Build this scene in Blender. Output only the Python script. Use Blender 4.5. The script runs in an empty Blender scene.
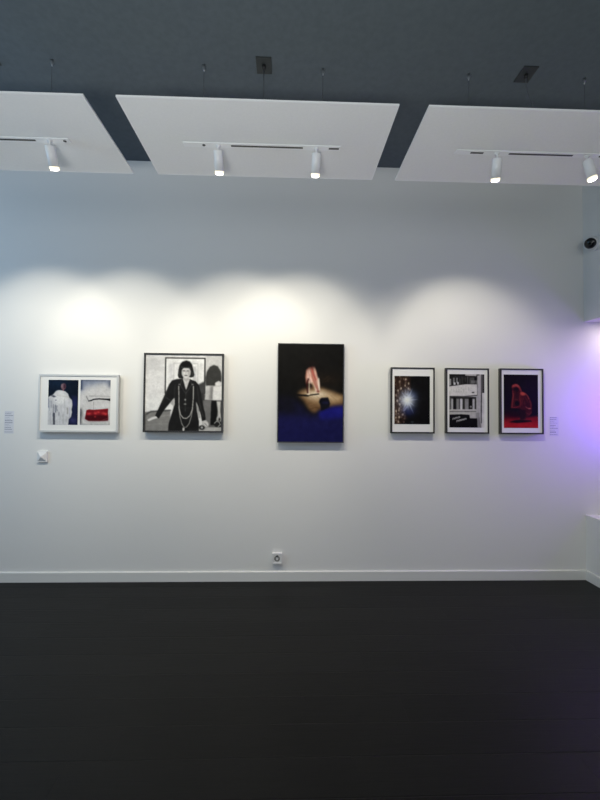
import bpy, bmesh, math, random
import numpy as np
from mathutils import Vector, Matrix
C = bpy.context.scene.collection
S = bpy.context.scene
PI = math.pi
random.seed(4)

# ------------------------------------------------------------------ helpers
def s2l(c):
    return tuple((v/12.92 if v <= .04045 else ((v+.055)/1.055)**2.4) for v in c)
def rgb(r, g, b): return s2l((r/255, g/255, b/255))

def mat(name, col, rough=.6, metal=0, spec=.5, emit=None, estr=0, noise=0, nscale=60, bump=0):
    m = bpy.data.materials.new(name); m.use_nodes = True
    nt = m.node_tree; b = nt.nodes['Principled BSDF']
    b.inputs['Base Color'].default_value = (*col, 1)
    b.inputs['Roughness'].default_value = rough
    b.inputs['Metallic'].default_value = metal
    b.inputs['Specular IOR Level'].default_value = spec
    if emit:
        b.inputs['Emission Color'].default_value = (*emit, 1)
        b.inputs['Emission Strength'].default_value = estr
    if noise or bump:
        tc = nt.nodes.new('ShaderNodeTexCoord'); n = nt.nodes.new('ShaderNodeTexNoise')
        n.inputs['Scale'].default_value = nscale; n.inputs['Detail'].default_value = 4
        nt.links.new(tc.outputs['Object'], n.inputs['Vector'])
        if noise:
            r = nt.nodes.new('ShaderNodeValToRGB')
            r.color_ramp.elements[0].color = (*[c*(1-noise) for c in col], 1)
            r.color_ramp.elements[1].color = (*[min(1, c*(1+noise)) for c in col], 1)
            r.color_ramp.elements[0].position = .3; r.color_ramp.elements[1].position = .7
            nt.links.new(n.outputs['Fac'], r.inputs['Fac']); nt.links.new(r.outputs['Color'], b.inputs['Base Color'])
        if bump:
            bp = nt.nodes.new('ShaderNodeBump'); bp.inputs['Strength'].default_value = bump
            bp.inputs['Distance'].default_value = .002
            nt.links.new(n.outputs['Fac'], bp.inputs['Height']); nt.links.new(bp.outputs['Normal'], b.inputs['Normal'])
    return m

def bx(bm, x0, x1, y0, y1, z0, z1, bevel=0):
    r = bmesh.ops.create_cube(bm, size=1)
    vs = r['verts']
    bmesh.ops.scale(bm, verts=vs, vec=(x1-x0, y1-y0, z1-z0))
    bmesh.ops.translate(bm, verts=vs, vec=((x0+x1)/2, (y0+y1)/2, (z0+z1)/2))
    if bevel:
        es = list({e for v in vs for e in v.link_edges})
        bmesh.ops.bevel(bm, geom=es, offset=bevel, segments=2, affect='EDGES', profile=.6)
def lathe(bm, prof, seg=32, M=None):
    """prof: (radius, z) pairs; closed at both ends when the radius is 0"""
    rings = []
    for r, z in prof:
        if r < 1e-6: rings.append([bm.verts.new((0, 0, z))])
        else: rings.append([bm.verts.new((r*math.cos(2*PI*k/seg), r*math.sin(2*PI*k/seg), z)) for k in range(seg)])
    fs = []
    for a, b in zip(rings, rings[1:]):
        for k in range(seg):
            k2 = (k+1) % seg
            if len(a) == 1 and len(b) == 1: continue
            if len(a) == 1: fs.append(bm.faces.new((a[0], b[k], b[k2])))
            elif len(b) == 1: fs.append(bm.faces.new((a[k], b[0], a[k2])))
            else: fs.append(bm.faces.new((a[k], b[k], b[k2], a[k2])))
    for f in fs: f.smooth = True
    if M: bmesh.ops.transform(bm, matrix=M, verts=[v for r in rings for v in r])
def tube(bm, pts, r, seg=8):
    pts = [Vector(p) for p in pts]; rings = []
    for i, p in enumerate(pts):
        d = (pts[min(i+1, len(pts)-1)]-pts[max(i-1, 0)]).normalized()
        u = d.cross(Vector((0, 1, 0) if abs(d.y) < .9 else (1, 0, 0))).normalized(); w = d.cross(u)
        rings.append([bm.verts.new(p+r*(math.cos(2*PI*k/seg)*u+math.sin(2*PI*k/seg)*w)) for k in range(seg)])
    for a, b in zip(rings, rings[1:]):
        for k in range(seg):
            f = bm.faces.new((a[k], a[(k+1) % seg], b[(k+1) % seg], b[k])); f.smooth = True
    bm.faces.new(rings[0]); bm.faces.new(rings[-1])
def obj(name, bm, m, parent=None, loc=None, rot=None):
    bmesh.ops.recalc_face_normals(bm, faces=bm.faces)
    me = bpy.data.meshes.new(name); bm.to_mesh(me); bm.free()
    o = bpy.data.objects.new(name, me); C.objects.link(o)
    me.materials.append(m)
    if parent: o.parent = parent
    if loc: o.location = loc
    if rot: o.rotation_euler = rot
    return o
def tag(o, label, cat, group=None):
    o['label'] = label; o['category'] = cat
    if group: o['group'] = group
    return o
def thing(name, label, cat, loc=(0, 0, 0), group=None, rot=(0, 0, 0)):
    o = bpy.data.objects.new(name, None); C.objects.link(o)
    o.location = loc; o.rotation_euler = rot; o.empty_display_size = .05
    return tag(o, label, cat, group)
def struct(name, bm, m):
    o = obj(name, bm, m); o['kind'] = 'structure'; return o
def dup(root, loc, label, rot=None):
    r = root.copy(); C.objects.link(r); r.location = loc; r['label'] = label
    if rot: r.rotation_euler = rot
    for ch in list(root.children):
        c = ch.copy(); C.objects.link(c); c.parent = r
        for g in list(ch.children):
            d = g.copy(); C.objects.link(d); d.parent = c
    return r

# ------------------------------------------------------------------ materials
M_wall = mat('white wall paint', (.78, .78, .755), .75, spec=.25, bump=.12, nscale=90)
M_base = mat('white satin lacquer', (.76, .76, .73), .4, spec=.4)
M_ceil = mat('slate grey ceiling paint', (.105, .125, .138), .8, spec=.2, noise=.06, nscale=30)
M_panel = mat('light grey acoustic felt', (.80, .805, .79), .9, spec=.1, noise=.015, nscale=70, bump=.1)
M_edge = mat('white metal edge', (.82, .83, .83), .35)
M_white = mat('white lamp enamel', (.74, .75, .75), .35)
M_slot = mat('dark track slot', (.02, .018, .016), .4)
M_steel = mat('brushed steel', (.55, .56, .58), .3, metal=1)
M_cable = mat('thin grey wire', (.09, .10, .11), .5)
M_plate = mat('dark grey cover plate', (.022, .027, .027), .5)
M_black = mat('black painted wood', (.018, .018, .018), .35, noise=.1, nscale=30)
M_alu = mat('pale brushed aluminium', (.60, .615, .61), .35, metal=.1)
M_matb = mat('white mat board', (.80, .80, .775), .8, spec=.2)
M_plastic = mat('white glossy plastic', (.80, .80, .79), .25)
M_socket_shade = mat('socket recess shade grey', (.22, .22, .21), .4)  # darker grey stands in for shade inside the round recess
M_dark = mat('black hole', (.01, .01, .01), .6)
M_dome = mat('black glossy glass', (.006, .006, .007), .08)
M_label = mat('pale label film', (.70, .71, .75), .6)
M_ink = mat('grey violet ink', (.24, .24, .32), .6)
M_lens = mat('glowing lamp lens', (1, 1, 1), .4, emit=(1, .95, .84), estr=5)
M_rim = mat('frosted warm lamp rim', (.9, .85, .7), .5, emit=(1, .86, .58), estr=1.1)

def floor_mat():
    m = bpy.data.materials.new('black stained oak planks'); m.use_nodes = True
    nt = m.node_tree; N = nt.nodes; L = nt.links; b = N['Principled BSDF']
    tc = N.new('ShaderNodeTexCoord'); sep = N.new('ShaderNodeSeparateXYZ'); L.new(tc.outputs['Object'], sep.inputs[0])
    def mth(op, a, bb=None):
        n = N.new('ShaderNodeMath'); n.operation = op
        for i, v in enumerate((a, bb)):
            if v is None: continue
            if isinstance(v, (int, float)): n.inputs[i].default_value = v
            else: L.new(v, n.inputs[i])
        return n.outputs[0]
    W = .1857
    v = mth('DIVIDE', mth('ADD', sep.outputs['Y'], .6785+W*40), W)
    row = mth('FLOOR', v); fr = mth('FRACT', v)
    # staggered plank ends
    off = N.new('ShaderNodeTexWhiteNoise'); off.noise_dimensions = '1D'; L.new(row, off.inputs['W'])
    u = mth('DIVIDE', mth('ADD', sep.outputs['X'], mth('MULTIPLY', off.outputs['Value'], 7)), 2.2)
    col = mth('FLOOR', u); fu = mth('FRACT', u)
    wn = N.new('ShaderNodeTexWhiteNoise'); wn.noise_dimensions = '2D'
    cv = N.new('ShaderNodeCombineXYZ'); L.new(row, cv.inputs[0]); L.new(col, cv.inputs[1]); L.new(cv.outputs[0], wn.inputs['Vector'])
    # distance to seams
    d1 = mth('MULTIPLY', mth('MINIMUM', fr, mth('SUBTRACT', 1, fr)), W)
    d2 = mth('ADD', mth('MULTIPLY', mth('MINIMUM', fu, mth('SUBTRACT', 1, fu)), 2.2), .0018)
    d = mth('MINIMUM', d1, d2)
    seam = N.new('ShaderNodeMapRange'); seam.inputs['From Min'].default_value = .0008; seam.inputs['From Max'].default_value = .0035
    L.new(d, seam.inputs['Value'])
    # grain, stretched along the plank
    mp = N.new('ShaderNodeCombineXYZ')
    L.new(mth('ADD', mth('MULTIPLY', sep.outputs['X'], 2.2), mth('MULTIPLY', wn.outputs['Value'], 31)), mp.inputs[0])
    L.new(mth('MULTIPLY', sep.outputs['Y'], 30), mp.inputs[1]); L.new(mth('MULTIPLY', row, 3.7), mp.inputs[2])
    g = N.new('ShaderNodeTexNoise'); g.inputs['Scale'].default_value = 1.6; g.inputs['Detail'].default_value = 6
    g.inputs['Roughness'].default_value = .6; g.inputs['Distortion'].default_value = .7
    L.new(mp.outputs[0], g.inputs['Vector'])
    fac = mth('ADD', mth('MULTIPLY', g.outputs['Fac'], .8), mth('MULTIPLY', wn.outputs['Value'], .3))
    cr = N.new('ShaderNodeValToRGB')
    cr.color_ramp.elements[0].position = .25; cr.color_ramp.elements[0].color = (.001, .0009, .0008, 1)
    cr.color_ramp.elements[1].position = .85; cr.color_ramp.elements[1].color = (.0075, .0071, .0066, 1)
    L.new(fac, cr.inputs['Fac'])
    mx = N.new('ShaderNodeMix'); mx.data_type = 'RGBA'
    L.new(seam.outputs[0], mx.inputs['Factor']); mx.inputs['A'].default_value = (.001, .001, .001, 1)
    L.new(cr.outputs['Color'], mx.inputs['B']); L.new(mx.outputs['Result'], b.inputs['Base Color'])
    b.inputs['Specular IOR Level'].default_value = .2
    rr = mth('ADD', .38, mth('MULTIPLY', g.outputs['Fac'], .14)); L.new(rr, b.inputs['Roughness'])
    bp = N.new('ShaderNodeBump'); bp.inputs['Strength'].default_value = .45; bp.inputs['Distance'].default_value = .0025
    L.new(mth('ADD', mth('MULTIPLY', seam.outputs[0], 1.0), mth('MULTIPLY', g.outputs['Fac'], .8)), bp.inputs['Height'])
    L.new(bp.outputs['Normal'], b.inputs['Normal'])
    return m
M_floor = floor_mat()

# ------------------------------------------------------------------ room
H = 3.713; HP = 3.069; XR = 2.700; LED = .575; BUL = 2.328
XL, YB, XN = -4.3, -9.0, 3.75            # left wall, rear wall, far side of the niche
NY = -2.1                                # front end of the niche
bm = bmesh.new(); bx(bm, XL-.2, XN+.2, YB-.2, .2, -.12, 0); struct('floor', bm, M_floor)
bm = bmesh.new(); bx(bm, XL-.2, XN+.2, YB-.2, .2, H, H+.12); struct('ceiling', bm, M_ceil)
bm = bmesh.new(); bx(bm, XL-.2, XN+.2, 0, .2, 0, H); struct('wall_back', bm, M_wall)
# right wall: parapet, bulkhead and the solid stretch in front of the niche
bm = bmesh.new()
bx(bm, XR, XN, NY, 0, 0, LED)
bx(bm, XR, XN, NY, 0, BUL, H)
bx(bm, XR, XN, YB, NY, 0, H)
bx(bm, XN, XN+.2, YB-.2, 0, 0, H)
struct('wall_right', bm, M_wall)
# left wall with a tall window opening
WY0, WY1, WZ0, WZ1 = -2.8, -.9, 1.5, 3.3
bm = bmesh.new()
bx(bm, XL-.2, XL, WY1, 0, 0, H); bx(bm, XL-.2, XL, YB, WY0, 0, H)
bx(bm, XL-.2, XL, WY0, WY1, 0, WZ0); bx(bm, XL-.2, XL, WY0, WY1, WZ1, H)
struct('wall_left', bm, M_wall)
bm = bmesh.new()
for y0, y1, z0, z1 in ((WY0, WY0+.06, WZ0, WZ1), (WY1-.06, WY1, WZ0, WZ1), (WY0+.06, WY1-.06, WZ0, WZ0+.06), (WY0+.06, WY1-.06, WZ1-.06, WZ1)):
    bx(bm, XL-.16, XL-.1, y0, y1, z0, z1)
struct('window_1', bm, M_base)
# rear wall (behind the photographer) with a shop-front window
RX0, RX1, RZ0, RZ1 = -3.8, 2.0, .3, 3.0
bm = bmesh.new()
bx(bm, XL-.2, RX0, YB-.2, YB, 0, H); bx(bm, RX1, XN, YB-.2, YB, 0, H)
bx(bm, RX0, RX1, YB-.2, YB, 0, RZ0); bx(bm, RX0, RX1, YB-.2, YB, RZ1, H)
struct('wall_front', bm, M_wall)
bm = bmesh.new()
for x0, x1, z0, z1 in ((RX0, RX0+.07, RZ0, RZ1), (RX1-.07, RX1, RZ0, RZ1), (RX0+.07, RX1-.07, RZ0, RZ0+.07), (RX0+.07, RX1-.07, RZ1-.07, RZ1), (-.935, -.865, RZ0+.07, RZ1-.07)):
    bx(bm, x0, x1, YB-.16, YB-.1, z0, z1)
struct('window_2', bm, M_black)
# skirting boards with a small chamfer on the top front edge
def skirting(name, p0, p1, n):
    h, t, c = .085, .016, .005
    bm = bmesh.new(); prof = [(0, 0), (t, 0), (t, h-c), (t-c, h), (0, h)]
    a = [bm.verts.new((p0[0]+n[0]*u, p0[1]+n[1]*u, z)) for u, z in prof]
    b = [bm.verts.new((p1[0]+n[0]*u, p1[1]+n[1]*u, z)) for u, z in prof]
    for k in range(5): bm.faces.new((a[k], a[(k+1) % 5], b[(k+1) % 5], b[k]))
    bm.faces.new(a); bm.faces.new(b[::-1])
    struct(name, bm, M_base)
skirting('baseboard_back', (XL+.016, -.0), (XR-.016, -.0), (0, -1))
skirting('baseboard_right', (XR, 0), (XR, YB), (-1, 0))
skirting('baseboard_left', (XL, 0), (XL, YB), (1, 0))

# ------------------------------------------------------------------ prints (painted with numpy into a colour attribute)
class Art:
    """canvas given in crop coordinates; supersampled, then read back onto a vertex grid"""
    def __init__(s, x0, y0, x1, y1, n=3.0, bg=(0, 0, 0), nx=150):
        s.box = (x0, y0, x1, y1)
        s.ny = int(nx*(y1-y0)/(x1-x0)); s.nx = nx; k = 2
        xs = x0+(np.arange(nx*k)+.5)/(nx*k)*(x1-x0); ys = y0+(np.arange(s.ny*k)+.5)/(s.ny*k)*(y1-y0)
        s.X, s.Y = np.meshgrid(xs, ys); s.k = k
        s.I = np.zeros(s.X.shape+(3,))+np.array(bg)/255.; s.u = (x1-x0)/(nx*k)
    def mix(s, a, c):
        a = np.clip(a, 0, 1)[..., None]; s.I = s.I*(1-a)+a*np.array(c)/255.
    def blur(s, a, r):
        n = max(0, int(round(r/s.u)))
        if n < 1: return a
        for ax in (0, 1):
            for _ in range(2):
                p = np.pad(a, [(n, n) if i == ax else (0, 0) for i in range(a.ndim)], mode='edge')
                c = np.cumsum(p, axis=ax); c = np.insert(c, 0, 0, axis=ax)
                sl1 = [slice(None)]*a.ndim; sl0 = [slice(None)]*a.ndim
                sl1[ax] = slice(2*n+1, None); sl0[ax] = slice(0, -(2*n+1))
                a = (c[tuple(sl1)]-c[tuple(sl0)])/(2*n+1)
        return a
    def pm(s, pts):
        ins = np.zeros(s.X.shape, bool); n = len(pts)
        for i in range(n):
            (xa, ya), (xb, yb) = pts[i], pts[(i+1) % n]
            if ya == yb: continue
            c = (s.Y < ya) != (s.Y < yb)
            ins ^= c & (s.X < (xb-xa)*(s.Y-ya)/(yb-ya)+xa)
        return ins.astype(float)
    def poly(s, pts, c, soft=0, al=1): s.mix(s.blur(s.pm(pts), soft)*al, c)
    def rect(s, x0, y0, x1, y1, c, soft=0, al=1): s.poly([(x0, y0), (x1, y0), (x1, y1), (x0, y1)], c, soft, al)
    def ell(s, x, y, rx, ry, c, soft=0, al=1, ang=0):
        ca, sa = math.cos(ang), math.sin(ang); dx, dy = s.X-x, s.Y-y
        m = (((dx*ca+dy*sa)/rx)**2+((-dx*sa+dy*ca)/ry)**2 < 1).astype(float)
        s.mix(s.blur(m, soft)*al, c)
    def line(s, pts, w, c, soft=0, al=1):
        m = np.zeros(s.X.shape)
        for (xa, ya), (xb, yb) in zip(pts, pts[1:]):
            l2 = (xb-xa)**2+(yb-ya)**2+1e-9
            t = np.clip(((s.X-xa)*(xb-xa)+(s.Y-ya)*(yb-ya))/l2, 0, 1)
            m = np.maximum(m, (np.hypot(s.X-xa-t*(xb-xa), s.Y-ya-t*(yb-ya)) < w/2))
        s.mix(s.blur(m, soft)*al, c)
    def glow(s, x, y, rx, ry, c, al=1, p=2):
        r = np.sqrt(((s.X-x)/rx)**2+((s.Y-y)/ry)**2); s.mix(np.exp(-r**p)*al, c)
    def grid(s, soft=0):
        g = s.blur(rng.normal(size=s.X.shape), s.u*1.6); g /= g.std()+1e-9
        h = s.blur(rng.normal(size=s.X.shape), s.u*7); h /= h.std()+1e-9
        I = s.blur(s.I, soft) if soft else s.I
        I = I*(1+.014*g+.012*h)[..., None]+(.006*h)[..., None]
        k = s.k; I = I[:s.ny*k, :s.nx*k].reshape(s.ny, k, s.nx, k, 3).mean((1, 3))
        return np.clip(I, 0, 1)

rng = np.random.default_rng(7)

def art_robe():
    a = Art(70, 80, 495, 720, bg=(9, 19, 34), nx=100)
    a.glow(180, 130, 160, 90, (14, 34, 58), .7)
    a.poly([(410, 300), (495, 320), (495, 720), (370, 720)], (27, 31, 64), 25, .9)
    a.glow(430, 650, 60, 40, (62, 62, 110), .7); a.glow(440, 400, 40, 60, (38, 44, 104), .6)
    a.poly([(280, 232), (215, 226), (178, 240), (140, 290), (84, 318), (60, 350), (60, 740), (362, 740), (368, 640), (398, 606), (412, 540), (404, 500), (416, 440), (408, 370), (368, 330), (350, 275), (310, 244)], (210, 210, 212), 5)
    a.poly([(190, 250), (300, 260), (350, 330), (300, 420), (200, 420), (150, 340)], (232, 232, 230), 20, .8)
    a.poly([(100, 306), (150, 300), (185, 322), (150, 330)], (40, 44, 60), 5, .8)
    a.ell(283, 176, 37, 47, (112, 84, 92), 5); a.ell(300, 172, 14, 36, (52, 22, 40), 6, .8); a.ell(262, 165, 10, 26, (160, 134, 142), 5, .6)
    a.line([(280, 218), (284, 238)], 10, (190, 110, 110), 3, .8)
    for x, y0, y1, w, c in ((158, 560, 720, 26, (38, 40, 54)), (146, 430, 600, 9, (88, 92, 108)), (176, 440, 540, 14, (96, 100, 116)), (198, 450, 520, 10, (84, 88, 104)),
                            (118, 380, 470, 9, (138, 142, 156)), (96, 380, 520, 7, (150, 156, 172)), (76, 350, 470, 14, (96, 102, 130)), (228, 540, 585, 12, (118, 120, 134)),
                            (345, 480, 560, 16, (150, 148, 142)), (285, 570, 700, 9, (160, 160, 160)), (262, 380, 640, 6, (196, 196, 196)), (302, 350, 690, 6, (190, 190, 192)),
                            (110, 540, 700, 9, (170, 172, 182)), (240, 600, 720, 6, (178, 178, 182)), (330, 600, 700, 8, (176, 176, 180)), (380, 470, 620, 8, (168, 168, 190))):
        a.line([(x, y0), (x+rng.uniform(-6, 6), (y0+y1)/2), (x+rng.uniform(-6, 6), y1)], w, c, 5, .85)
    a.ell(181, 370, 8, 8, (70, 72, 84), 3, .8)
    a.line([(190, 300), (330, 318), (368, 335)], 8, (200, 198, 190), 6, .8)
    return a.grid(2)
def art_car():
    a = Art(62, 85, 493, 722, bg=(214, 212, 210), nx=100)
    a.poly([(0, 0), (600, 0), (600, 180), (380, 130), (200, 170), (110, 200), (90, 240), (0, 330)], (118, 128, 150), 40, .85)
    a.poly([(0, 0), (600, 0), (600, 100), (0, 100)], (70, 78, 96), 14, .7)
    a.rect(60, 80, 90, 230, (46, 58, 86), 14, .8); a.glow(480, 140, 26, 60, (70, 76, 96), .6)
    for x in (180, 270, 350, 430): a.line([(x, 90), (x+4, 250)], 5, (170, 176, 190), 5, .4)
    a.line([(190, 314), (493, 316)], 12, (160, 158, 158), 5, .8); a.line([(270, 288), (493, 292)], 5, (186, 184, 184), 3, .7)
    a.line([(150, 318), (160, 345), (184, 384)], 8, (74, 74, 78), 4, .9)
    a.poly([(176, 380), (215, 370), (255, 352), (330, 345), (440, 350), (493, 350), (493, 382), (440, 370), (330, 362), (262, 368), (220, 386), (180, 392)], (14, 14, 18), 3)
    a.line([(255, 392), (254, 500)], 5, (120, 116, 114), 3, .8)
    a.poly([(60, 500), (84, 480), (100, 560), (86, 660), (90, 722), (60, 722)], (60, 60, 66), 12, .8)
    a.line([(88, 480), (96, 560), (90, 650), (100, 700)], 6, (170, 172, 158), 4, .8)
    a.line([(120, 500), (112, 600), (126, 660), (180, 690), (440, 690)], 8, (188, 188, 186), 5, .8)
    P = [(152, 516), (190, 502), (260, 508), (462, 488), (466, 655), (400, 662), (190, 664), (136, 636)]
    a.poly(P, (120, 16, 26), 3); a.poly([(140, 592), (300, 580), (466, 590), (466, 655), (400, 662), (190, 664), (136, 636)], (70, 6, 16), 14, .95)
    for x, y, w in ((190, 562, 34), (285, 556, 26), (325, 540, 22), (400, 556, 34), (430, 566, 18)): a.glow(x, y, w, 18, (226, 70, 70), .75)
    a.line([(250, 508), (246, 600)], 8, (100, 10, 18), 4, .7); a.line([(160, 600), (460, 592)], 6, (60, 4, 12), 4, .6)
    a.line([(160, 514), (458, 498)], 6, (206, 60, 66), 3, .6); a.glow(280, 604, 14, 12, (196, 60, 56), .7)
    a.line([(390, 650), (460, 628)], 6, (170, 120, 120), 3, .6); a.rect(60, 700, 493, 722, (176, 178, 176), 8, .6)
    return a.grid(2)
def art_portrait():
    a = Art(63, 60, 525, 517, bg=(226, 225, 223), nx=190)
    a.glow(110, 110, 90, 60, (176, 176, 176), .5); a.rect(418, 60, 530, 300, (205, 204, 202), 10)
    a.poly([(60, 330), (190, 310), (215, 300), (215, 400), (60, 415)], (236, 236, 233), 14)
    # framed picture on the wall behind her
    a.rect(178, 76, 421, 295, (44, 44, 44), 1); a.rect(186, 83, 413, 290, (240, 240, 237), 1)
    a.rect(196, 94, 404, 280, (232, 232, 230), 2)
    a.rect(228, 108, 378, 262, (196, 196, 194), 3); a.rect(234, 114, 372, 256, (232, 232, 230), 3)
    a.rect(345, 130, 366, 240, (204, 204, 204), 3); a.rect(204, 118, 226, 200, (208, 208, 208), 5)
    a.line([(404, 90), (404, 286)], 4, (236, 236, 236), 1); a.line([(417, 80), (417, 292)], 5, (30, 30, 30), 1)
    a.poly([(375, 240), (421, 215), (421, 300), (375, 300)], (66, 66, 66), 4)
    # head-shaped shadow, lampshade, table things
    a.poly([(424, 245), (421, 200), (428, 160), (446, 130), (470, 118), (494, 126), (512, 156), (518, 190), (516, 222), (500, 214), (484, 226), (478, 246)], (58, 58, 56), 2)
    a.rect(410, 300, 530, 515, (96, 95, 94), 2)
    a.poly([(432, 245), (525, 243), (525, 332), (418, 329)], (196, 195, 192), 1)
    a.poly([(452, 246), (474, 246), (468, 330), (446, 330)], (128, 127, 126), 6)
    a.poly([(468, 250), (525, 246), (525, 330), (466, 330)], (224, 223, 220), 2)
    a.ell(497, 232, 18, 11, (226, 224, 222), 2)
    a.rect(380, 290, 415, 400, (54, 54, 54), 4); a.rect(410, 332, 458, 480, (112, 111, 110), 3)
    a.poly([(458, 334), (488, 334), (496, 400), (486, 480), (454, 480)], (16, 16, 16), 3)
    a.poly([(490, 338), (514, 338), (511, 400), (521, 440), (498, 450), (500, 400)], (206, 204, 200), 3)
    a.rect(516, 334, 528, 440, (58, 58, 58), 3)
    a.ell(505, 446, 14, 20, (186, 184, 180), 2); a.ell(508, 446, 6, 10, (40, 40, 40), 2)
    a.ell(500, 476, 24, 20, (30, 30, 30), 3); a.line([(478, 470), (490, 458), (506, 462), (514, 478), (500, 490)], 4, (190, 190, 188), 1)
    a.rect(378, 494, 528, 520, (176, 175, 172), 3); a.ell(404, 496, 18, 14, (34, 34, 34), 2); a.ell(404, 496, 7, 7, (190, 190, 190), 2)
    # sideboard on the left
    a.poly([(63, 405), (215, 396), (215, 520), (63, 520)], (134, 133, 130), 3)
    a.line([(74, 418), (100, 402), (215, 394)], 9, (44, 44, 44), 2, .8); a.line([(70, 440), (210, 424)], 4, (164, 163, 160), 2, .8)
    for y in (455, 472, 490): a.line([(70, y), (210, y-8)], 3, (118, 117, 114), 2, .7)
    a.line([(68, 420), (66, 515)], 5, (60, 60, 60), 2, .7)
    # suit
    suit = (27, 27, 27)
    a.poly([(286, 203), (250, 206), (222, 214), (205, 238), (184, 290), (150, 370), (124, 428), (136, 440), (148, 443), (176, 396), (212, 350), (238, 318), (240, 356), (224, 410), (206, 472), (202, 520), (386, 520), (386, 460), (374, 396), (366, 340), (382, 372), (396, 420), (404, 456), (426, 452), (424, 420), (406, 350), (394, 280), (380, 238), (362, 218), (328, 206)], suit, 1)
    a.poly([(238, 318), (212, 350), (236, 372)], (150, 150, 148), 2, .7)
    a.poly([(366, 340), (374, 396), (384, 440), (396, 440), (390, 400), (378, 366)], (150, 150, 148), 2, .8)
    a.line([(240, 240), (236, 320)], 5, (46, 46, 46), 3); a.line([(188, 318), (216, 336)], 5, (58, 58, 58), 2)
    a.line([(372, 250), (386, 350), (410, 430)], 6, (48, 48, 48), 3); a.line([(206, 250), (166, 350)], 6, (46, 46, 46), 3)
    a.poly([(286, 203), (306, 272), (328, 206)], (206, 204, 202), 1); a.line([(306, 272), (303, 400)], 3, (64, 64, 64), 1)
    a.line([(284, 204), (270, 240), (302, 290)], 4, (70, 70, 70), 1, .8); a.line([(330, 206), (340, 240), (306, 292)], 4, (70, 70, 70), 1, .8)
    a.ell(266, 238, 7, 4, (110, 110, 110), 1); a.ell(344, 238, 7, 4, (110, 110, 110), 1)
    a.line([(234, 372), (300, 380)], 3, (48, 48, 48), 2); a.line([(310, 380), (370, 376)], 3, (48, 48, 48), 2)
    # hair behind, neck, face, fringe
    a.poly([(262, 200), (256, 186), (259, 150), (265, 122), (280, 102), (304, 93), (326, 99), (340, 118), (348, 150), (355, 180), (350, 192), (334, 196), (296, 190), (286, 204)], (26, 26, 26), 1)
    a.poly([(290, 186), (318, 186), (322, 208), (306, 222), (288, 206)], (176, 174, 172), 1)
    a.ell(305, 166, 27, 35, (214, 212, 210), 2)
    a.poly([(275, 148), (274, 118), (304, 100), (336, 118), (338, 148), (318, 140), (290, 140)], (20, 20, 20), 1)
    a.line([(276, 134), (300, 138), (334, 140)], 4, (124, 124, 124), 2, .7); a.line([(262, 150), (264, 186)], 5, (96, 96, 96), 2, .7)
    a.line([(345, 166), (346, 188)], 6, (86, 86, 86), 2, .7)
    for x in (293, 315): a.line([(x-6, 157), (x+6, 157)], 5, (56, 56, 56), 1, .9)
    a.line([(305, 160), (303, 175)], 3, (160, 158, 156), 1); a.line([(297, 184), (311, 184)], 5, (78, 76, 76), 1, .9)
    a.glow(322, 170, 8, 26, (150, 148, 146), .5)
    # necklaces, buttons, hands
    nk = (202, 200, 196)
    a.line([(262, 248), (264, 300), (266, 380), (276, 420), (292, 440), (312, 442), (332, 424), (346, 384), (350, 320), (350, 248)], 4.5, nk, 1)
    a.line([(266, 380), (272, 430), (284, 474), (296, 494), (312, 494), (328, 472), (340, 430), (347, 380)], 4, (170, 168, 164), 1)
    a.poly([(290, 496), (302, 500), (298, 518), (288, 514)], nk, 1); a.ell(302, 330, 5, 6, (150, 150, 148), 1); a.ell(302, 356, 8, 4, (150, 150, 148), 1)
    a.poly([(78, 452), (102, 438), (130, 430), (140, 440), (116, 448), (88, 460)], (220, 218, 216), 1)
    a.poly([(406, 458), (428, 450), (444, 472), (442, 490), (426, 494), (410, 480)], (204, 202, 200), 2); a.line([(420, 470), (436, 486)], 3, (90, 90, 90), 1)
    return a.grid(1)
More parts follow.
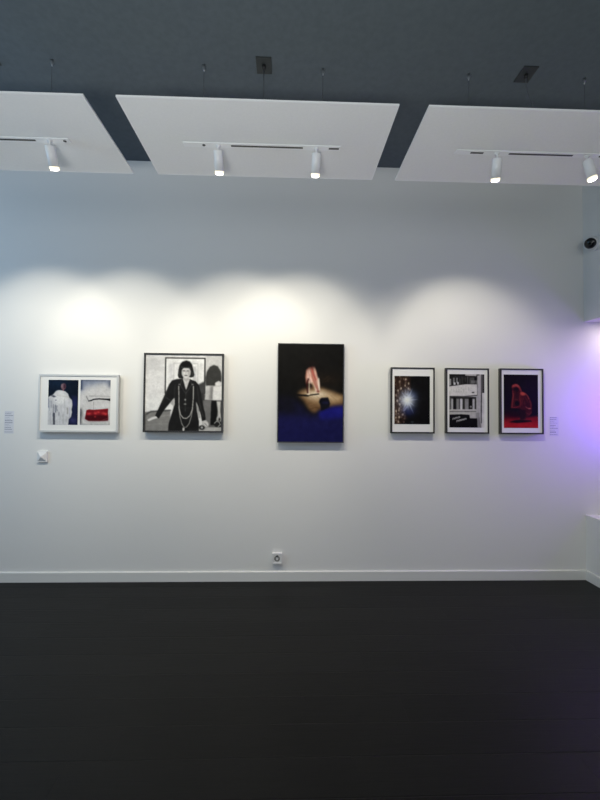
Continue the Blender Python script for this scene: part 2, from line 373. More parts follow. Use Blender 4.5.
def art_stage():
    a = Art(88, 62, 526, 718, bg=(11, 10, 8), nx=150)
    a.glow(400, 300, 150, 60, (34, 24, 14), .6)
    pool = [(216, 392), (250, 366), (300, 356), (372, 350), (440, 372), (526, 402), (526, 484), (380, 500), (330, 530), (290, 500), (262, 448), (225, 410)]
    a.poly(pool, (116, 86, 56), 12); a.poly([(250, 392), (300, 376), (380, 366), (450, 392), (510, 415), (505, 450), (370, 460), (300, 440)], (198, 168, 128), 14, .8)
    a.glow(350, 400, 70, 26, (240, 226, 200), .85); a.glow(470, 420, 60, 14, (206, 178, 136), .5)
    for i in range(14):
        x = 290+i*17; a.line([(x, 400+rng.uniform(-5, 5)), (x+60, 440+rng.uniform(-5, 20))], 3, (150, 118, 80), 2, .35)
    a.line([(300, 500), (340, 486), (370, 492)], 6, (80, 52, 30), 3, .7); a.line([(300, 470), (350, 452)], 5, (150, 116, 80), 3, .6)
    for x, y in ((390, 300), (404, 314), (420, 298), (380, 318), (410, 284)): a.line([(x, y), (x+22, y-8)], 4, (66, 48, 32), 3, .7)
    a.line([(214, 404), (290, 408)], 12, (8, 6, 6), 3); a.line([(300, 404), (360, 396)], 8, (14, 10, 8), 2)
    # legs
    a.poly([(276, 236), (296, 214), (330, 206), (348, 240), (366, 330), (366, 384), (352, 388), (338, 350), (316, 320), (296, 318), (276, 330), (270, 280)], (196, 132, 112), 4)
    a.poly([(284, 240), (300, 226), (318, 300), (356, 382), (344, 386), (316, 330), (296, 322), (280, 300)], (246, 214, 196), 4, .9)
    a.poly([(318, 214), (336, 222), (362, 300), (366, 376), (346, 330)], (232, 190, 170), 4, .85)
    a.line([(312, 210), (322, 260), (342, 300)], 8, (190, 50, 44), 4, .7); a.line([(300, 262), (322, 310), (350, 360)], 5, (220, 122, 100), 3, .6)
    a.line([(358, 280), (364, 370)], 9, (255, 246, 230), 3, .9); a.line([(290, 296), (280, 330), (288, 392)], 12, (60, 20, 18), 3, .9)
    a.line([(296, 318), (296, 395)], 8, (238, 216, 190), 3, .9); a.line([(318, 322), (330, 366)], 12, (150, 116, 74), 4, .6)
    a.poly([(344, 190), (362, 250), (366, 290), (356, 290), (338, 220)], (14, 10, 10), 4); a.glow(310, 190, 40, 18, (24, 12, 10), .8)
    for xa, xb in ((300, 352), (288, 318), (322, 360)): a.line([(xa, 225), ((xa+xb)/2-4, 300), (xb, 370)], 4, (120, 60, 52), 3, .55)
    a.glow(312, 205, 44, 24, (14, 8, 8), .75)
    a.ell(292, 398, 12, 5, (244, 228, 200), 2); a.ell(356, 378, 9, 8, (120, 60, 50), 3, .8)
    # blue foreground
    a.poly([(60, 430), (190, 430), (250, 470), (290, 520), (330, 545), (372, 508), (440, 484), (540, 470), (540, 730), (60, 730)], (14, 14, 44), 16)
    a.poly([(360, 520), (400, 496), (470, 480), (540, 474), (540, 560), (450, 570), (370, 575)], (24, 24, 128), 12, .9)
    a.poly([(60, 540), (540, 560), (540, 730), (60, 730)], (22, 22, 82), 26, .8); a.poly([(60, 400), (200, 400), (200, 520), (60, 520)], (10, 9, 20), 22, .8)
    a.poly([(368, 432), (376, 422), (424, 418), (432, 438), (438, 462), (430, 486), (378, 510), (372, 470), (362, 450)], (9, 9, 20), 3)
    a.rect(384, 446, 426, 462, (26, 26, 62), 4, .8)
    return a.grid(2)
def art_flash():
    a = Art(40, 62, 540, 742, bg=(8, 7, 7), nx=110)
    a.poly([(0, 40), (262, 40), (268, 260), (200, 420), (190, 560), (230, 660), (120, 742), (0, 742)], (52, 34, 24), 14, .9)
    for i in range(150):
        y = rng.uniform(66, 740); x = rng.uniform(40, 262 if y < 280 else 190)
        c = [(128, 106, 92), (86, 66, 54), (176, 156, 138), (24, 18, 16), (100, 82, 72), (56, 42, 34)][rng.integers(6)]
        a.ell(x, y, rng.uniform(6, 13), rng.uniform(10, 22), c, 4, .7, rng.uniform(-.3, .3))
    for x, y in ((192, 200), (236, 240), (134, 238), (92, 270), (120, 385), (80, 412), (66, 562), (106, 640), (160, 604), (104, 546), (118, 466), (62, 650), (200, 110), (240, 170), (98, 708)):
        a.ell(x, y, 8, 17, (232, 212, 186), 4, .9)
    a.line([(46, 610), (120, 575), (180, 560)], 6, (110, 100, 100), 4, .6)
    a.glow(240, 560, 90, 70, (22, 30, 80), .8); a.glow(300, 340, 60, 60, (30, 44, 90), .6)
    a.glow(225, 400, 120, 130, (126, 140, 176), .75); a.glow(222, 400, 82, 96, (206, 214, 224), .85)
    for dx, dy, w in ((165, -10, 18), (70, -170, 26), (90, 200, 20), (-70, 160, 28), (-90, -120, 26), (10, -170, 20), (-110, 30, 20), (110, -70, 14), (100, 90, 22), (10, 150, 20), (-40, -170, 18), (-110, -50, 16)):
        L = math.hypot(dx, dy); nx_, ny_ = -dy/L*w/2, dx/L*w/2
        a.poly([(225+nx_, 402+ny_), (225+dx, 402+dy), (225-nx_, 402-ny_)], (192, 206, 240), 4, .75)
    a.line([(178, 548), (215, 500)], 20, (176, 180, 226), 7, .7); a.glow(222, 404, 62, 66, (246, 248, 238), .97)
    for x, y in ((190, 330), (170, 370), (205, 300), (160, 330), (215, 340)): a.ell(x, y, 8, 12, (120, 118, 116), 4, .6)
    a.glow(292, 710, 24, 14, (70, 82, 88), .8)
    return a.grid(2)
def art_building():
    a = Art(40, 45, 505, 766, bg=(192, 190, 184), nx=110)
    a.rect(0, 45, 440, 215, (34, 33, 32), 2)
    a.poly([(250, 45), (400, 45), (400, 70), (250, 66)], (196, 194, 190), 3); a.rect(40, 45, 250, 62, (20, 20, 20), 3)
    for x, y, w, h, c in ((40, 110, 26, 90, 170), (90, 96, 22, 70, 150), (98, 160, 26, 32, 236), (136, 95, 14, 70, 176), (146, 150, 18, 40, 238), (178, 110, 8, 80, 90), (215, 80, 8, 110, 70),
                          (245, 90, 14, 60, 60), (276, 70, 12, 110, 96), (310, 90, 60, 95, 84), (330, 130, 50, 40, 120), (380, 100, 24, 30, 14), (385, 130, 30, 50, 96)):
        a.rect(x, y, x+w, y+h, (c, c, c-3), 3, .9)
    for x in (120, 170, 205, 300): a.line([(x, 70), (x+3, 190)], 4, (110, 110, 108), 2, .6)
    a.poly([(40, 212), (250, 184), (408, 182), (408, 330), (200, 345), (40, 350)], (220, 218, 210), 2)
    for i in range(9):
        for j in range(3):
            if rng.random() < .75: a.ell(70+i*32, 232+j*26+rng.uniform(-3, 3), 4, 7, (150, 148, 142), 3, .7)
    a.line([(40, 348), (240, 346), (440, 328)], 10, (40, 40, 40), 3); a.ell(354, 292, 18, 8, (62, 60, 58), 3)
    a.rect(40, 352, 400, 528, (38, 37, 36), 3)
    for x, w, c in ((40, 26, 92), (66, 26, 190), (96, 36, 18), (134, 38, 138), (182, 34, 222), (220, 24, 44), (246, 50, 148), (300, 44, 16), (346, 32, 200), (376, 14, 60)):
        a.rect(x, 378 if c > 100 else 360, x+w, 526, (c, c, c-4), 4, .95)
    a.ell(325, 484, 14, 14, (190, 190, 186), 4, .8)
    a.poly([(40, 526), (400, 518), (400, 640), (300, 590), (40, 592)], (190, 188, 180), 2); a.line([(40, 552), (440, 548)], 7, (60, 60, 58), 2); a.line([(40, 524), (390, 518)], 5, (226, 224, 216), 2)
    a.rect(408, 60, 458, 345, (182, 180, 176), 2); a.line([(412, 60), (412, 330)], 6, (60, 60, 60), 3, .8)
    a.rect(396, 345, 458, 640, (184, 182, 178), 3); a.poly([(390, 570), (440, 560), (440, 640), (390, 640)], (150, 148, 144), 5)
    a.rect(458, 45, 505, 298, (70, 69, 68), 2); a.line([(470, 45), (470, 298)], 12, (112, 110, 108), 3); a.rect(486, 50, 500, 290, (50, 50, 50), 3, .8)
    a.rect(474, 300, 505, 766, (218, 216, 210), 2); a.line([(466, 298), (462, 560), (462, 700)], 12, (46, 46, 46), 3); a.line([(432, 640), (452, 766)], 12, (88, 88, 86), 4)
    a.rect(410, 640, 440, 766, (132, 130, 128), 4)
    a.poly([(40, 592), (200, 586), (306, 592), (312, 638), (408, 638), (412, 766), (40, 766)], (11, 11, 11), 2)
    # the light lettering on the dark awning (too blurred in the photograph to read)
    for row, (x0, y0, x1, y1) in enumerate(((82, 652, 186, 622), (134, 682, 270, 644))):
        n = 6 if row == 0 else 8
        for i in range(n):
            t = (i+.5)/n; x = x0+(x1-x0)*t; y = y0+(y1-y0)*t
            a.line([(x-3, y-11), (x-4, y+11)], 7, (222, 220, 214), 1); a.line([(x-3, y-10+(i*7) % 13), (x+6, y-10+(i*7) % 13)], 6, (222, 220, 214), 1)
    return a.grid(2)
def art_red():
    a = Art(30, 42, 502, 770, bg=(14, 9, 16), nx=110)
    a.glow(420, 300, 130, 190, (20, 10, 30), .7)
    a.poly([(0, 590), (150, 610), (350, 625), (520, 600), (520, 800), (0, 800)], (130, 18, 26), 14)
    a.rect(0, 690, 520, 800, (178, 26, 32), 26); a.poly([(0, 540), (260, 560), (250, 630), (0, 640)], (40, 6, 12), 22, .8)
    a.poly([(96, 690), (180, 664), (270, 652), (400, 664), (416, 680), (300, 694), (200, 702)], (18, 5, 8), 5)
    # seated figure seen from the side, head bowed on the hand
    a.poly([(128, 500), (140, 400), (152, 330), (150, 270), (140, 215), (150, 190), (180, 172), (222, 176), (250, 205), (268, 240), (284, 276), (330, 292), (362, 330), (392, 380), (412, 430), (418, 500), (412, 570), (380, 606), (330, 620), (330, 660), (262, 662), (250, 620), (262, 570), (240, 520), (180, 500)], (66, 16, 20), 5)
    a.poly([(138, 220), (152, 188), (186, 172), (224, 180), (248, 208), (270, 250), (282, 280), (262, 272), (236, 226), (206, 206), (166, 216)], (150, 56, 52), 6)
    a.ell(202, 250, 34, 34, (20, 8, 14), 5); a.rect(176, 262, 234, 380, (46, 14, 18), 12, .8); a.ell(212, 436, 32, 34, (12, 6, 8), 6)
    a.line([(154, 262), (158, 330), (146, 410), (136, 492)], 8, (164, 54, 48), 4); a.line([(166, 300), (160, 380), (150, 490)], 5, (210, 96, 80), 3, .6)
    a.line([(140, 492), (190, 492), (236, 480)], 8, (172, 60, 54), 4, .9); a.line([(180, 384), (220, 386)], 5, (150, 60, 50), 3, .6)
    a.ell(292, 306, 38, 24, (206, 82, 62), 7, .9, .35); a.line([(256, 320), (250, 380), (262, 430), (250, 480)], 7, (156, 48, 42), 5, .9)
    a.poly([(300, 320), (340, 336), (372, 400), (384, 490), (330, 500), (296, 420)], (52, 14, 20), 10, .85)
    a.line([(304, 300), (334, 306), (360, 338), (376, 376)], 8, (198, 88, 72), 5, .85)
    a.line([(386, 396), (402, 440), (400, 492)], 8, (150, 50, 52), 5, .8)
    for pts in ([(276, 340), (282, 400), (276, 460)], [(300, 350), (306, 390)], [(312, 400), (322, 452)], [(344, 372), (354, 410)], [(262, 370), (258, 410)], [(326, 350), (334, 384)]):
        a.line(pts, 6, (150, 44, 40), 4, .7)
    a.line([(330, 480), (356, 500), (394, 504)], 8, (196, 104, 94), 4, .85)
    for x, y in ((170, 196), (200, 184), (226, 198)): a.glow(x, y, 14, 9, (206, 92, 78), .6)
    a.line([(186, 262), (180, 330), (188, 384)], 6, (112, 36, 34), 4, .7)
    a.poly([(250, 520), (330, 520), (340, 600), (300, 660), (252, 650)], (28, 8, 12), 8, .9)
    a.line([(330, 560), (380, 585), (408, 550)], 8, (130, 50, 52), 5, .7); a.ell(384, 504, 20, 8, (206, 116, 104), 4, .8)
    a.line([(130, 515), (250, 520)], 24, (12, 6, 8), 8, .9); a.glow(330, 655, 40, 8, (110, 40, 46), .7)
    return a.grid(2)

def print_mat(name, rough, spec):
    m = bpy.data.materials.new(name); m.use_nodes = True; nt = m.node_tree
    b = nt.nodes['Principled BSDF']; v = nt.nodes.new('ShaderNodeVertexColor'); v.layer_name = 'ink'
    nt.links.new(v.outputs['Color'], b.inputs['Base Color'])
    b.inputs['Roughness'].default_value = rough; b.inputs['Specular IOR Level'].default_value = spec
    return m
M_print = print_mat('photographic print', .5, .08)

def print_obj(name, img, x0, x1, z0, z1, y, parent, t=.0012):
    """a sheet with real thickness, its face carrying the picture as ink colours (local space of parent)"""
    ny, nx = img.shape[:2]
    xs = np.linspace(x0, x1, nx); zs = np.linspace(z1, z0, ny)
    V = [(x, y-t, z) for z in zs for x in xs]; F = []
    for j in range(ny-1):
        for i in range(nx-1):
            k = j*nx+i; F.append((k, k+nx, k+nx+1, k+1))
    n = len(V); V += [(x0, y, z1), (x1, y, z1), (x1, y, z0), (x0, y, z0)]
    F.append((n, n+1, n+2, n+3))
    def strip(idx, a, b):
        for p, q in zip(idx, idx[1:]): pass
        F.append(tuple(idx)+(b, a))
    strip([i for i in range(nx)], n, n+1)
    strip([j*nx+nx-1 for j in range(ny)], n+1, n+2)
    strip([(ny-1)*nx+i for i in range(nx-1, -1, -1)], n+2, n+3)
    strip([j*nx for j in range(ny-1, -1, -1)], n+3, n)
    me = bpy.data.meshes.new(name); me.from_pydata(V, [], F)
    at = me.color_attributes.new('ink', 'FLOAT_COLOR', 'POINT')
    lin = np.where(img <= .04045, img/12.92, ((img+.055)/1.055)**2.4)*.9+.001
    buf = np.ones((len(V), 4)); buf[:n, :3] = lin.reshape(-1, 3); buf[n:, :3] = .5
    at.data.foreach_set('color', buf.ravel()); me.materials.append(M_print); me.update()
    o = bpy.data.objects.new(name, me); C.objects.link(o); o.parent = parent
    return o

def frame(label, x0, x1, z0, z1, border, depth, fm, arts, window=None, group=None, roll=0, mat_board=True):
    """picture hung on the back wall; arts: (image function, x0, x1, z0, z1) in wall metres"""
    # measured on the wall plane; brought to the front plane of the moulding
    D = 3.5597; kf = (D-.012-depth)/D; kb = (D-.012)/D
    x0 *= kb if x0 > 0 else kf; x1 *= kf if x1 > 0 else kb
    z0, z1 = 1.5+(z0-1.5)*kf, 1.5+(z1-1.5)*kf
    arts = [(f, a*kf, b*kf, 1.5+(c-1.5)*kf, 1.5+(d-1.5)*kf) for f, a, b, c, d in arts]
    cx, cz = (x0+x1)/2, (z0+z1)/2; w, h = (x1-x0)/2, (z1-z0)/2
    t = thing('picture_frame', label, 'picture', (cx, 0, cz), group, (0, math.radians(roll), 0))
    bm = bmesh.new(); b = border; bev = .0012; yb = -.012
    # moulding: four mitred rails, standing a little off the wall
    for pts in (((-w, h), (w, h), (w-b, h-b), (-w+b, h-b)), ((-w, -h), (w, -h), (w-b, -h+b), (-w+b, -h+b)),
                ((-w, -h), (-w, h), (-w+b, h-b), (-w+b, -h+b)), ((w, -h), (w, h), (w-b, h-b), (w-b, -h+b))):
        f = [bm.verts.new((x, yb-depth, z)) for x, z in pts]; k = [bm.verts.new((x, yb, z)) for x, z in pts]
        bm.faces.new(f); bm.faces.new(k[::-1])
        for i in range(4): bm.faces.new((f[i], k[i], k[(i+1) % 4], f[(i+1) % 4]))
    obj('frame', bm, fm, t)
    bm = bmesh.new(); bx(bm, -w+b+.003, w-b-.003, -.012, 0, -h+b+.003, h-b-.003); obj('backing_board', bm, M_matb, t)
    yf = yb-depth+.006
    if mat_board:
        bm = bmesh.new(); bx(bm, -w+b, w-b, yf, yb, -h+b, h-b); obj('mat_board', bm, M_matb, t)
        yf -= .0003
    else:
        bm = bmesh.new(); bx(bm, -w+b, w-b, yf+.0015, yb, -h+b, h-b); obj('mounting_board', bm, M_black, t)
        yf += .0013
    for fn, a0, a1, b0, b1 in arts:
        print_obj('photo_print', fn(), a0-cx, a1-cx, b0-cz, b1-cz, yf, t)
    return t

frame('white framed pair of photographs, pale robed back view beside a red car tail light', -2.179, -1.4754, 1.291, 1.7965, .0155, .034, M_alu,
      [(art_robe, -2.0953, -1.8384, 1.3545, 1.7475), (art_car, -1.8186, -1.5596, 1.3552, 1.7505)])
frame('square black framed black and white portrait of person in dark suit with long necklace', -1.2721, -.5655, 1.2946, 1.9946, .015, .036, M_black,
      [(art_portrait, -1.2571, -.5805, 1.3096, 1.9796)], mat_board=False)
frame('largest frame, black edged dark stage photograph of lit legs over a blue foreground', -.0922, .5007, 1.2117, 2.0960, .0075, .036, M_black,
      [(art_stage, -.0847, .4932, 1.2192, 2.0885)], mat_board=False)
frame('narrow black frame with white mat holding a dark photograph of a bright white starburst flash', .9161, 1.3222, 1.3003, 1.8930, .0125, .034, M_black,
      [(art_flash, .9577, 1.2786, 1.3827, 1.8159)], group=None)
frame('narrow black frame holding a black and white photograph of a concrete building facade', 1.4114, 1.8192, 1.3018, 1.8920, .0125, .034, M_black,
      [(art_building, 1.4569, 1.7770, 1.3558, 1.8377)])
frame('narrow black frame holding a red lit photograph of a crouching figure on red floor', 1.9037, 2.3213, 1.2997, 1.8942, .0125, .034, M_black,
      [(art_red, 1.9560, 2.2722, 1.3557, 1.8397)])

# ------------------------------------------------------------------ small wall text labels (unreadable in the photograph: word-like strokes)
def wall_label(label, x0, x1, z0, z1, blocks, seed):
    r = random.Random(seed)
    t = thing('wall_label', label, 'label', ((x0+x1)/2, 0, (z0+z1)/2), 'text labels on the wall')
    w, h = (x1-x0)/2, (z1-z0)/2
    bm = bmesh.new(); bx(bm, -w, w, -.0012, 0, -h, h); obj('film', bm, M_label, t)
    bm = bmesh.new()
    for zf, frac, th in blocks:
        z = h-zf*2*h; x = -w+.004; end = -w+.004+(2*w-.008)*frac
        while x < end-.004:
            L = min(r.uniform(.006, .016), end-x); bx(bm, x, x+L, -.0017, -.0010, z-th/2, z+th/2); x += L+.0022
    obj('text', bm, M_ink, t)
R1 = [(.05, .9, .002), (.12, .8, .0045), (.20, .95, .005), (.30, .6, .002), (.37, .7, .002), (.43, .95, .006), (.52, .9, .006), (.60, .5, .002), (.66, .7, .002), (.74, .8, .005), (.82, .9, .005), (.93, .95, .004)]
R2 = [(.05, .9, .005), (.15, .8, .005), (.25, .6, .002), (.33, .9, .003), (.45, .7, .005), (.52, .5, .002), (.60, .95, .005), (.70, .6, .002), (.80, .8, .007), (.93, .9, .004)]
wall_label('small pale text label on the wall left of the white framed pair', -2.4608, -2.3799, 1.2757, 1.4712, R1, 3)
wall_label('small pale text label on the purple lit wall right of the last frame', 2.3732, 2.4558, 1.2855, 1.4600, R2, 5)

# ------------------------------------------------------------------ switch and socket
t = thing('light_switch', 'white square light switch on the wall below the white framed pair', 'switch', (-2.1229, 0, 1.0779))
bm = bmesh.new(); bx(bm, -.043, .043, -.016, 0, -.047, .047, .002); obj('cover_plate', bm, M_plastic, t)
bm = bmesh.new(); a = .041   # pyramid-shaped key
vs = [bm.verts.new(p) for p in ((-a, -.0155, -a), (a, -.0155, -a), (a, -.0155, a), (-a, -.0155, a))]; tp = bm.verts.new((0, -.037, 0))
bm.faces.new(vs)
for i in range(4): bm.faces.new((vs[i], vs[(i+1) % 4], tp))
obj('key', bm, M_plastic, t)
t = thing('power_socket', 'white square power socket low on the wall just above the baseboard', 'socket', (-.0809, 0, .2004))
bm = bmesh.new()
for q in ((-.043, .043, -.026, 0, .034, .046), (-.043, .043, -.026, 0, -.046, -.034), (-.043, -.034, -.026, 0, -.034, .034), (.034, .043, -.026, 0, -.034, .034)): bx(bm, *q)
obj('cover_frame', bm, M_plastic, t)
RY = Matrix.Rotation(PI/2, 4, 'X')   # lathe axis +z -> -y
bm = bmesh.new(); bx(bm, -.034, .034, -.023, 0, -.034, .034); obj('insert', bm, M_plastic, t)
bm = bmesh.new(); lathe(bm, [(.013, .0225), (.013, .0238), (.016, .0243), (.0235, .0243), (.025, .0238), (.025, .0225), (.013, .0225)], 32, RY); obj('socket_shade_ring', bm, M_socket_shade, t)  # ring on the face, not sunk; its grey paints the recess shade
for dx, dz in ((-.0095, -.003), (.0095, -.003)):
    bm = bmesh.new(); lathe(bm, [(0, .0225), (.0032, .0225), (.0032, .0236), (0, .0236)], 12, Matrix.Translation((dx, 0, dz)) @ RY); obj('contact_hole', bm, M_dark, t)
bm = bmesh.new(); lathe(bm, [(0, .0225), (.0065, .0225), (.0065, .029), (0, .030)], 16, Matrix.Translation((0, 0, .022)) @ RY); obj('earth_pin', bm, M_dark, t)

# ------------------------------------------------------------------ security camera on the bulkhead
d = Vector((-.72, -.58, -.42)).normalized()
cb = Vector((XR, -.166, 2.990))
t = thing('security_camera', 'white security camera with black glossy face on the right wall above the niche', 'camera', cb)
bm = bmesh.new(); lathe(bm, [(0, 0), (.050, 0), (.050, .014), (.044, .022), (0, .022)], 36, Matrix.Rotation(-PI/2, 4, 'Y')); obj('mounting_base', bm, M_white, t)
q = d.to_track_quat('Z', 'Y').to_matrix().to_4x4(); ctr = Vector((-.040, 0, 0))
bm = bmesh.new(); lathe(bm, [(0, -.042)]+[(.042*math.sin(u), -.042*math.cos(u)) for u in [k*PI/16 for k in range(1, 11)]]+[(.041, .018), (.036, .022), (0, .022)], 36, Matrix.Translation(ctr) @ q); obj('camera_body', bm, M_white, t)
bm = bmesh.new(); lathe(bm, [(0, .0205), (.0345, .0205), (.0345, .026), (.024, .034), (.012, .037), (0, .038)], 36, Matrix.Translation(ctr) @ q); face = obj('camera_face', bm, M_dome, t)
bm = bmesh.new(); lathe(bm, [(.010, .0365), (.0125, .040), (.009, .0405), (.006, .038), (.010, .0365)], 24, Matrix.Translation(ctr) @ q); obj('lens_ring', bm, M_plate, face)
t.scale = (1.3, 1.3, 1.3)

# ------------------------------------------------------------------ suspended panels, tracks, spotlights, wires
PF, PB, PT = -1.559, -.894, .010
pan_lab = ['left suspended light grey ceiling panel, cut off by the photo edge', 'middle suspended light grey ceiling panel, seen whole, above the portrait and the stage photograph',
           'right suspended light grey ceiling panel, above the three narrow frames']
pan_x = [(-2.481, -1.041), (-.880, .5594), (.7131, 2.153)]
for (x0, x1), lb in zip(pan_x, pan_lab):
    t = thing('ceiling_panel', lb, 'ceiling panel', ((x0+x1)/2, (PF+PB)/2, HP), 'suspended ceiling panels')
    w, dp = (x1-x0)/2, (PB-PF)/2; e = .006
    bm = bmesh.new(); bx(bm, -w+e, w-e, -dp+e, dp-e, .0008, PT-.001); obj('panel_board', bm, M_panel, t)
    bm = bmesh.new()
    for q in ((-w, w, -dp, -dp+e), (-w, w, dp-e, dp), (-w, -w+e, -dp+e, dp-e), (w-e, w, -dp+e, dp-e)): bx(bm, *q, 0, PT)
    obj('edge_trim', bm, M_edge, t)
# tracks under the panels
TY = -1.215; TH = .006
def track(cx, long_slot, short_slot, screw, label):
    t = thing('light_track', label, 'light track', (cx, TY, HP), 'lighting tracks under the panels')
    bm = bmesh.new(); bx(bm, -.465, .465, -.020, .020, -TH, 0, .0015); obj('housing', bm, M_edge, t)
    for name, (a, b) in (('long_slot', long_slot), ('short_slot', short_slot)):
        bm = bmesh.new(); bx(bm, a, b, -.0065, .0065, -TH-.0012, -TH+.003); obj(name, bm, M_slot, t)
    bm = bmesh.new(); lathe(bm, [(0, -TH-.0014), (.009, -TH-.0014), (.009, -TH+.002), (0, -TH+.002)], 20); o = obj('end_screw', bm, M_slot, t); o.location.x = screw
    return t
track(-.165, (-.185, .241), (.396, .456), -.345, 'white light track with dark slot under the middle suspended panel')
track(1.462, (-.137, .257), (-.373, -.294), .430, 'white light track with dark slot under the right suspended panel')
track(-1.755, (-.137, .268), (-.373, -.294), .436, 'white light track with dark slot under the left suspended panel, cut by the photo edge')

LR, LL = .0265, .122
def spotlight(x, label, tilt, az, power, spill, beam=66, bt=51):
    """a stem drops from the track; the head tilts by `tilt` degrees from plumb towards azimuth `az` (0 = the wall)"""
    t = thing('spotlight', label, 'spotlight', (x, TY, HP-TH), 'spotlights on the tracks')
    bm = bmesh.new(); lathe(bm, [(0, 0), (.015, 0), (.015, -.005), (.0045, -.007), (.0045, -.040), (0, -.040)], 20); obj('stem', bm, M_white, t)
    ax = Vector((math.sin(math.radians(az))*math.sin(math.radians(tilt)), math.cos(math.radians(az))*math.sin(math.radians(tilt)), -math.cos(math.radians(tilt))))
    R = Matrix.Translation((0, 0, -.028)) @ ax.to_track_quat('Z', 'Y').to_matrix().to_4x4()
    bm = bmesh.new(); lathe(bm, [(0, 0), (LR-.002, 0), (LR, .002), (LR, LL-.014), (0, LL-.014)], 32, R); head = obj('lamp_body', bm, M_white, t)
    bm = bmesh.new(); lathe(bm, [(0, LL-.0135), (LR, LL-.0135), (LR, LL-.002), (LR-.001, LL), (0, LL)], 32, R); obj('lamp_rim', bm, M_rim, head)
    bm = bmesh.new(); lathe(bm, [(0, LL+.0005), (LR-.003, LL+.0005), (LR-.004, LL+.003), (LR*.7, LL+.006), (LR*.35, LL+.008), (0, LL+.0085)], 32, R); obj('lens', bm, M_lens, head)
    p = Vector((x, TY, HP-TH-.028))+ax*(LL+.022)
    beams = ((power, beam, .5, bt), (spill, 108, .7, 31))
    for pw, size, blend, tl in beams:
        l = bpy.data.lights.new('spot_beam', 'SPOT'); l.energy = pw; l.spot_size = math.radians(size); l.spot_blend = blend
        l.shadow_soft_size = .014; l.color = (1, .93, .785)
        o = bpy.data.objects.new('spot_beam', l); C.objects.link(o); o.location = p
        a2 = Vector((math.sin(math.radians(az))*math.sin(math.radians(tl)), math.cos(math.radians(az))*math.sin(math.radians(tl)), -math.cos(math.radians(tl))))
        o.rotation_euler = a2.to_track_quat('-Z', 'Y').to_euler()
PW, SP = 12.5, 32
spotlight(-2.10, 'white spotlight at the hidden end of the left track', 27, 0, PW, SP)
spotlight(-1.406, 'white spotlight on the left panel, above the double photograph', 27, 0, PW, SP)
spotlight(-.4264, 'white spotlight on the middle panel, left one of its pair', 27, 0, PW, SP)
spotlight(.1576, 'white spotlight on the middle panel, right one of its pair', 27, -3, PW, SP)
spotlight(1.2528, 'white spotlight on the right panel, left one of its pair, hanging nearly straight', 26, 16, PW, SP)
spotlight(1.8108, 'white spotlight on the right panel near photo edge, head swung right with glaring lens', 14, 95, 12, 9, bt=40)

# suspension wires and power feeds
def wire(x, label):
    t = thing('suspension_wire', label, 'wire', (x, -1.0225, H), 'suspension wires of the panels')
    bm = bmesh.new(); lathe(bm, [(0, 0), (.010, 0), (.010, -.016), (.005, -.030), (.003, -.040), (0, -.040)], 20); obj('ceiling_anchor', bm, M_steel, t)
    bm = bmesh.new(); tube(bm, [(0, 0, -.036), (0, 0, -(H-HP-PT)+.001)], .0014, 6); obj('wire', bm, M_cable, t)
for x, lb in ((-1.5191, 'thin suspension wire holding the left ceiling panel'), (-.5584, 'thin suspension wire holding the middle panel, left of the square ceiling plate'),
              (.2083, 'thin suspension wire holding the middle panel, right of the square ceiling plate'), (1.1678, 'thin suspension wire holding the right panel, left of the dark skewed plate'),
              (1.9443, 'thin suspension wire holding the right panel, right of the dark skewed plate')): wire(x, lb)
def feed(x, y, rot, label, pts):
    t = thing('ceiling_outlet', label, 'ceiling outlet', (x, y, H), 'square cable outlets on the ceiling')
    R = Matrix.Rotation(rot, 4, 'Z')
    bm = bmesh.new(); bx(bm, -.049, .049, -.062, .062, -.007, 0, .002); bmesh.ops.transform(bm, matrix=R, verts=bm.verts); obj('cover_plate', bm, M_plate, t)
    bm = bmesh.new(); lathe(bm, [(0, -.006), (.013, -.006), (.011, -.026), (.004, -.030), (0, -.030)], 16); obj('cable_gland', bm, M_dark, t)
    bm = bmesh.new(); tube(bm, [Vector(p) for p in pts], .0026, 8); obj('cable', bm, M_cable, t)
dz = -(H-HP-PT)+.002
def curve(p0, c1, c2, p3, n=14):
    o = []
    for i in range(n+1):
        u = i/n; o.append(tuple((1-u)**3*a+3*(1-u)**2*u*b+3*(1-u)*u*u*c+u**3*e for a, b, c, e in zip(p0, c1, c2, p3)))
    return o
feed(-.1726, -1.0408, 0, 'dark square cable outlet on the ceiling above the middle panel', [(0, 0, -.028), (0, 0, -.3), (0, 0, dz)])
feed(1.5392, -1.0415, 0, 'dark skewed cable outlet on the ceiling above the right panel, with curved cable', curve((0, 0, -.028), (-.012, 0, -.12), (.07, 0, -.24), (.16, -.02, dz)))
feed(-1.915, -1.035, 0, 'dark cable outlet on the ceiling at the left photo edge', [(0, 0, -.028), (0, 0, -.3), (0, 0, dz)])

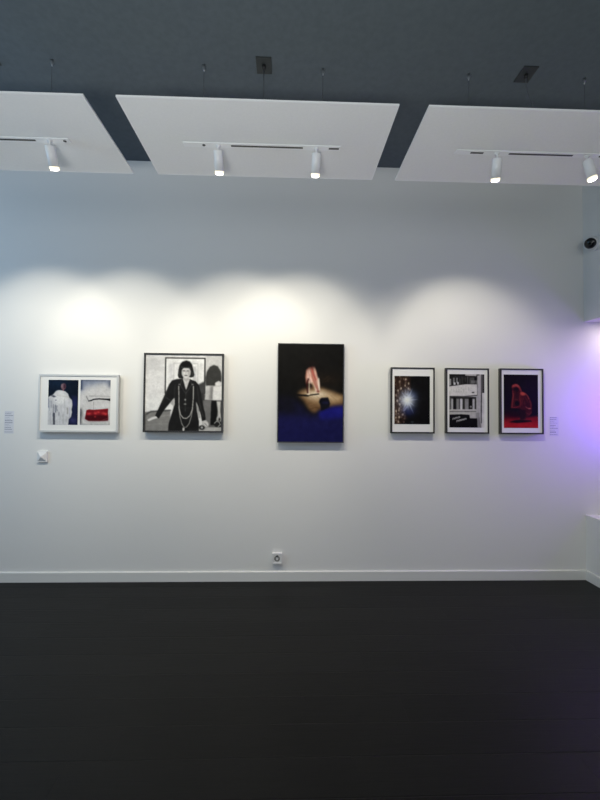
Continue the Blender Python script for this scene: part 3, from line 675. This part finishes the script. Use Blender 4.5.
# ------------------------------------------------------------------ light
def area(name, loc, target, sx, sy, power, col, spread=180):
    l = bpy.data.lights.new(name, 'AREA'); l.shape = 'RECTANGLE'; l.size = sx; l.size_y = sy; l.energy = power; l.color = col
    l.spread = math.radians(spread)
    o = bpy.data.objects.new(name, l); C.objects.link(o); o.location = loc
    o.rotation_euler = (Vector(target)-Vector(loc)).to_track_quat('-Z', 'Y').to_euler(); return o
# daylight through the left window and the shop front behind the photographer
area('daylight_left', (XL-.05, (WY0+WY1)/2, (WZ0+WZ1)/2), (0, (WY0+WY1)/2, (WZ0+WZ1)/2), WY1-WY0-.2, WZ1-WZ0-.2, 32, (.32, .64, 1))
area('daylight_front', ((RX0+RX1)/2, YB-.05, (RZ0+RZ1)/2), ((RX0+RX1)/2, 0, (RZ0+RZ1)/2), RX1-RX0-.2, RZ1-RZ0-.2, 60, (1, .98, .92))
area('added_uplight', (-.5, -4.4, .7), (-.5, -3.9, 3), 1.2, .4, 60, (.97, .99, .97), 125)  # unseen upward fill, added to brighten the panel undersides
# coloured light in the niche: violet from its side, a whiter strip under the bulkhead
area('niche_violet', (3.42, -.36, 1.54), (2.6, 0, 1.52), .25, .3, 6.2, (.20, .04, 1), 110)
area('niche_white', (3.05, -.22, BUL-.02), (3.02, -.16, 0), .4, .2, 3.2, (1, .84, .88))

w = bpy.data.worlds.new('World'); S.world = w; w.use_nodes = True
w.node_tree.nodes['Background'].inputs[0].default_value = (.55, .72, 1, 1); w.node_tree.nodes['Background'].inputs[1].default_value = .6

# ------------------------------------------------------------------ camera
cam = bpy.data.cameras.new('Camera'); co = bpy.data.objects.new('Camera', cam); C.objects.link(co)
fw = Vector((0.03047407, 0.99921276, 0.0254006)); rt = Vector((0.9994927, -0.03069826, 0.00848339)); up = Vector((-0.00925647, -0.02512919, 0.99964136))
Mx = Matrix((rt, up, -fw)).transposed().to_4x4(); Mx.translation = (0, -3.5597, 1.5); co.matrix_world = Mx
cam.sensor_fit = 'VERTICAL'; cam.sensor_height = 24; cam.lens = 24*400/800; cam.clip_start = .05
S.camera = co
S.view_settings.view_transform = 'Standard'; S.view_settings.look = 'None'; S.view_settings.gamma = 1; S.view_settings.exposure = .15
S.view_settings.use_curve_mapping = False
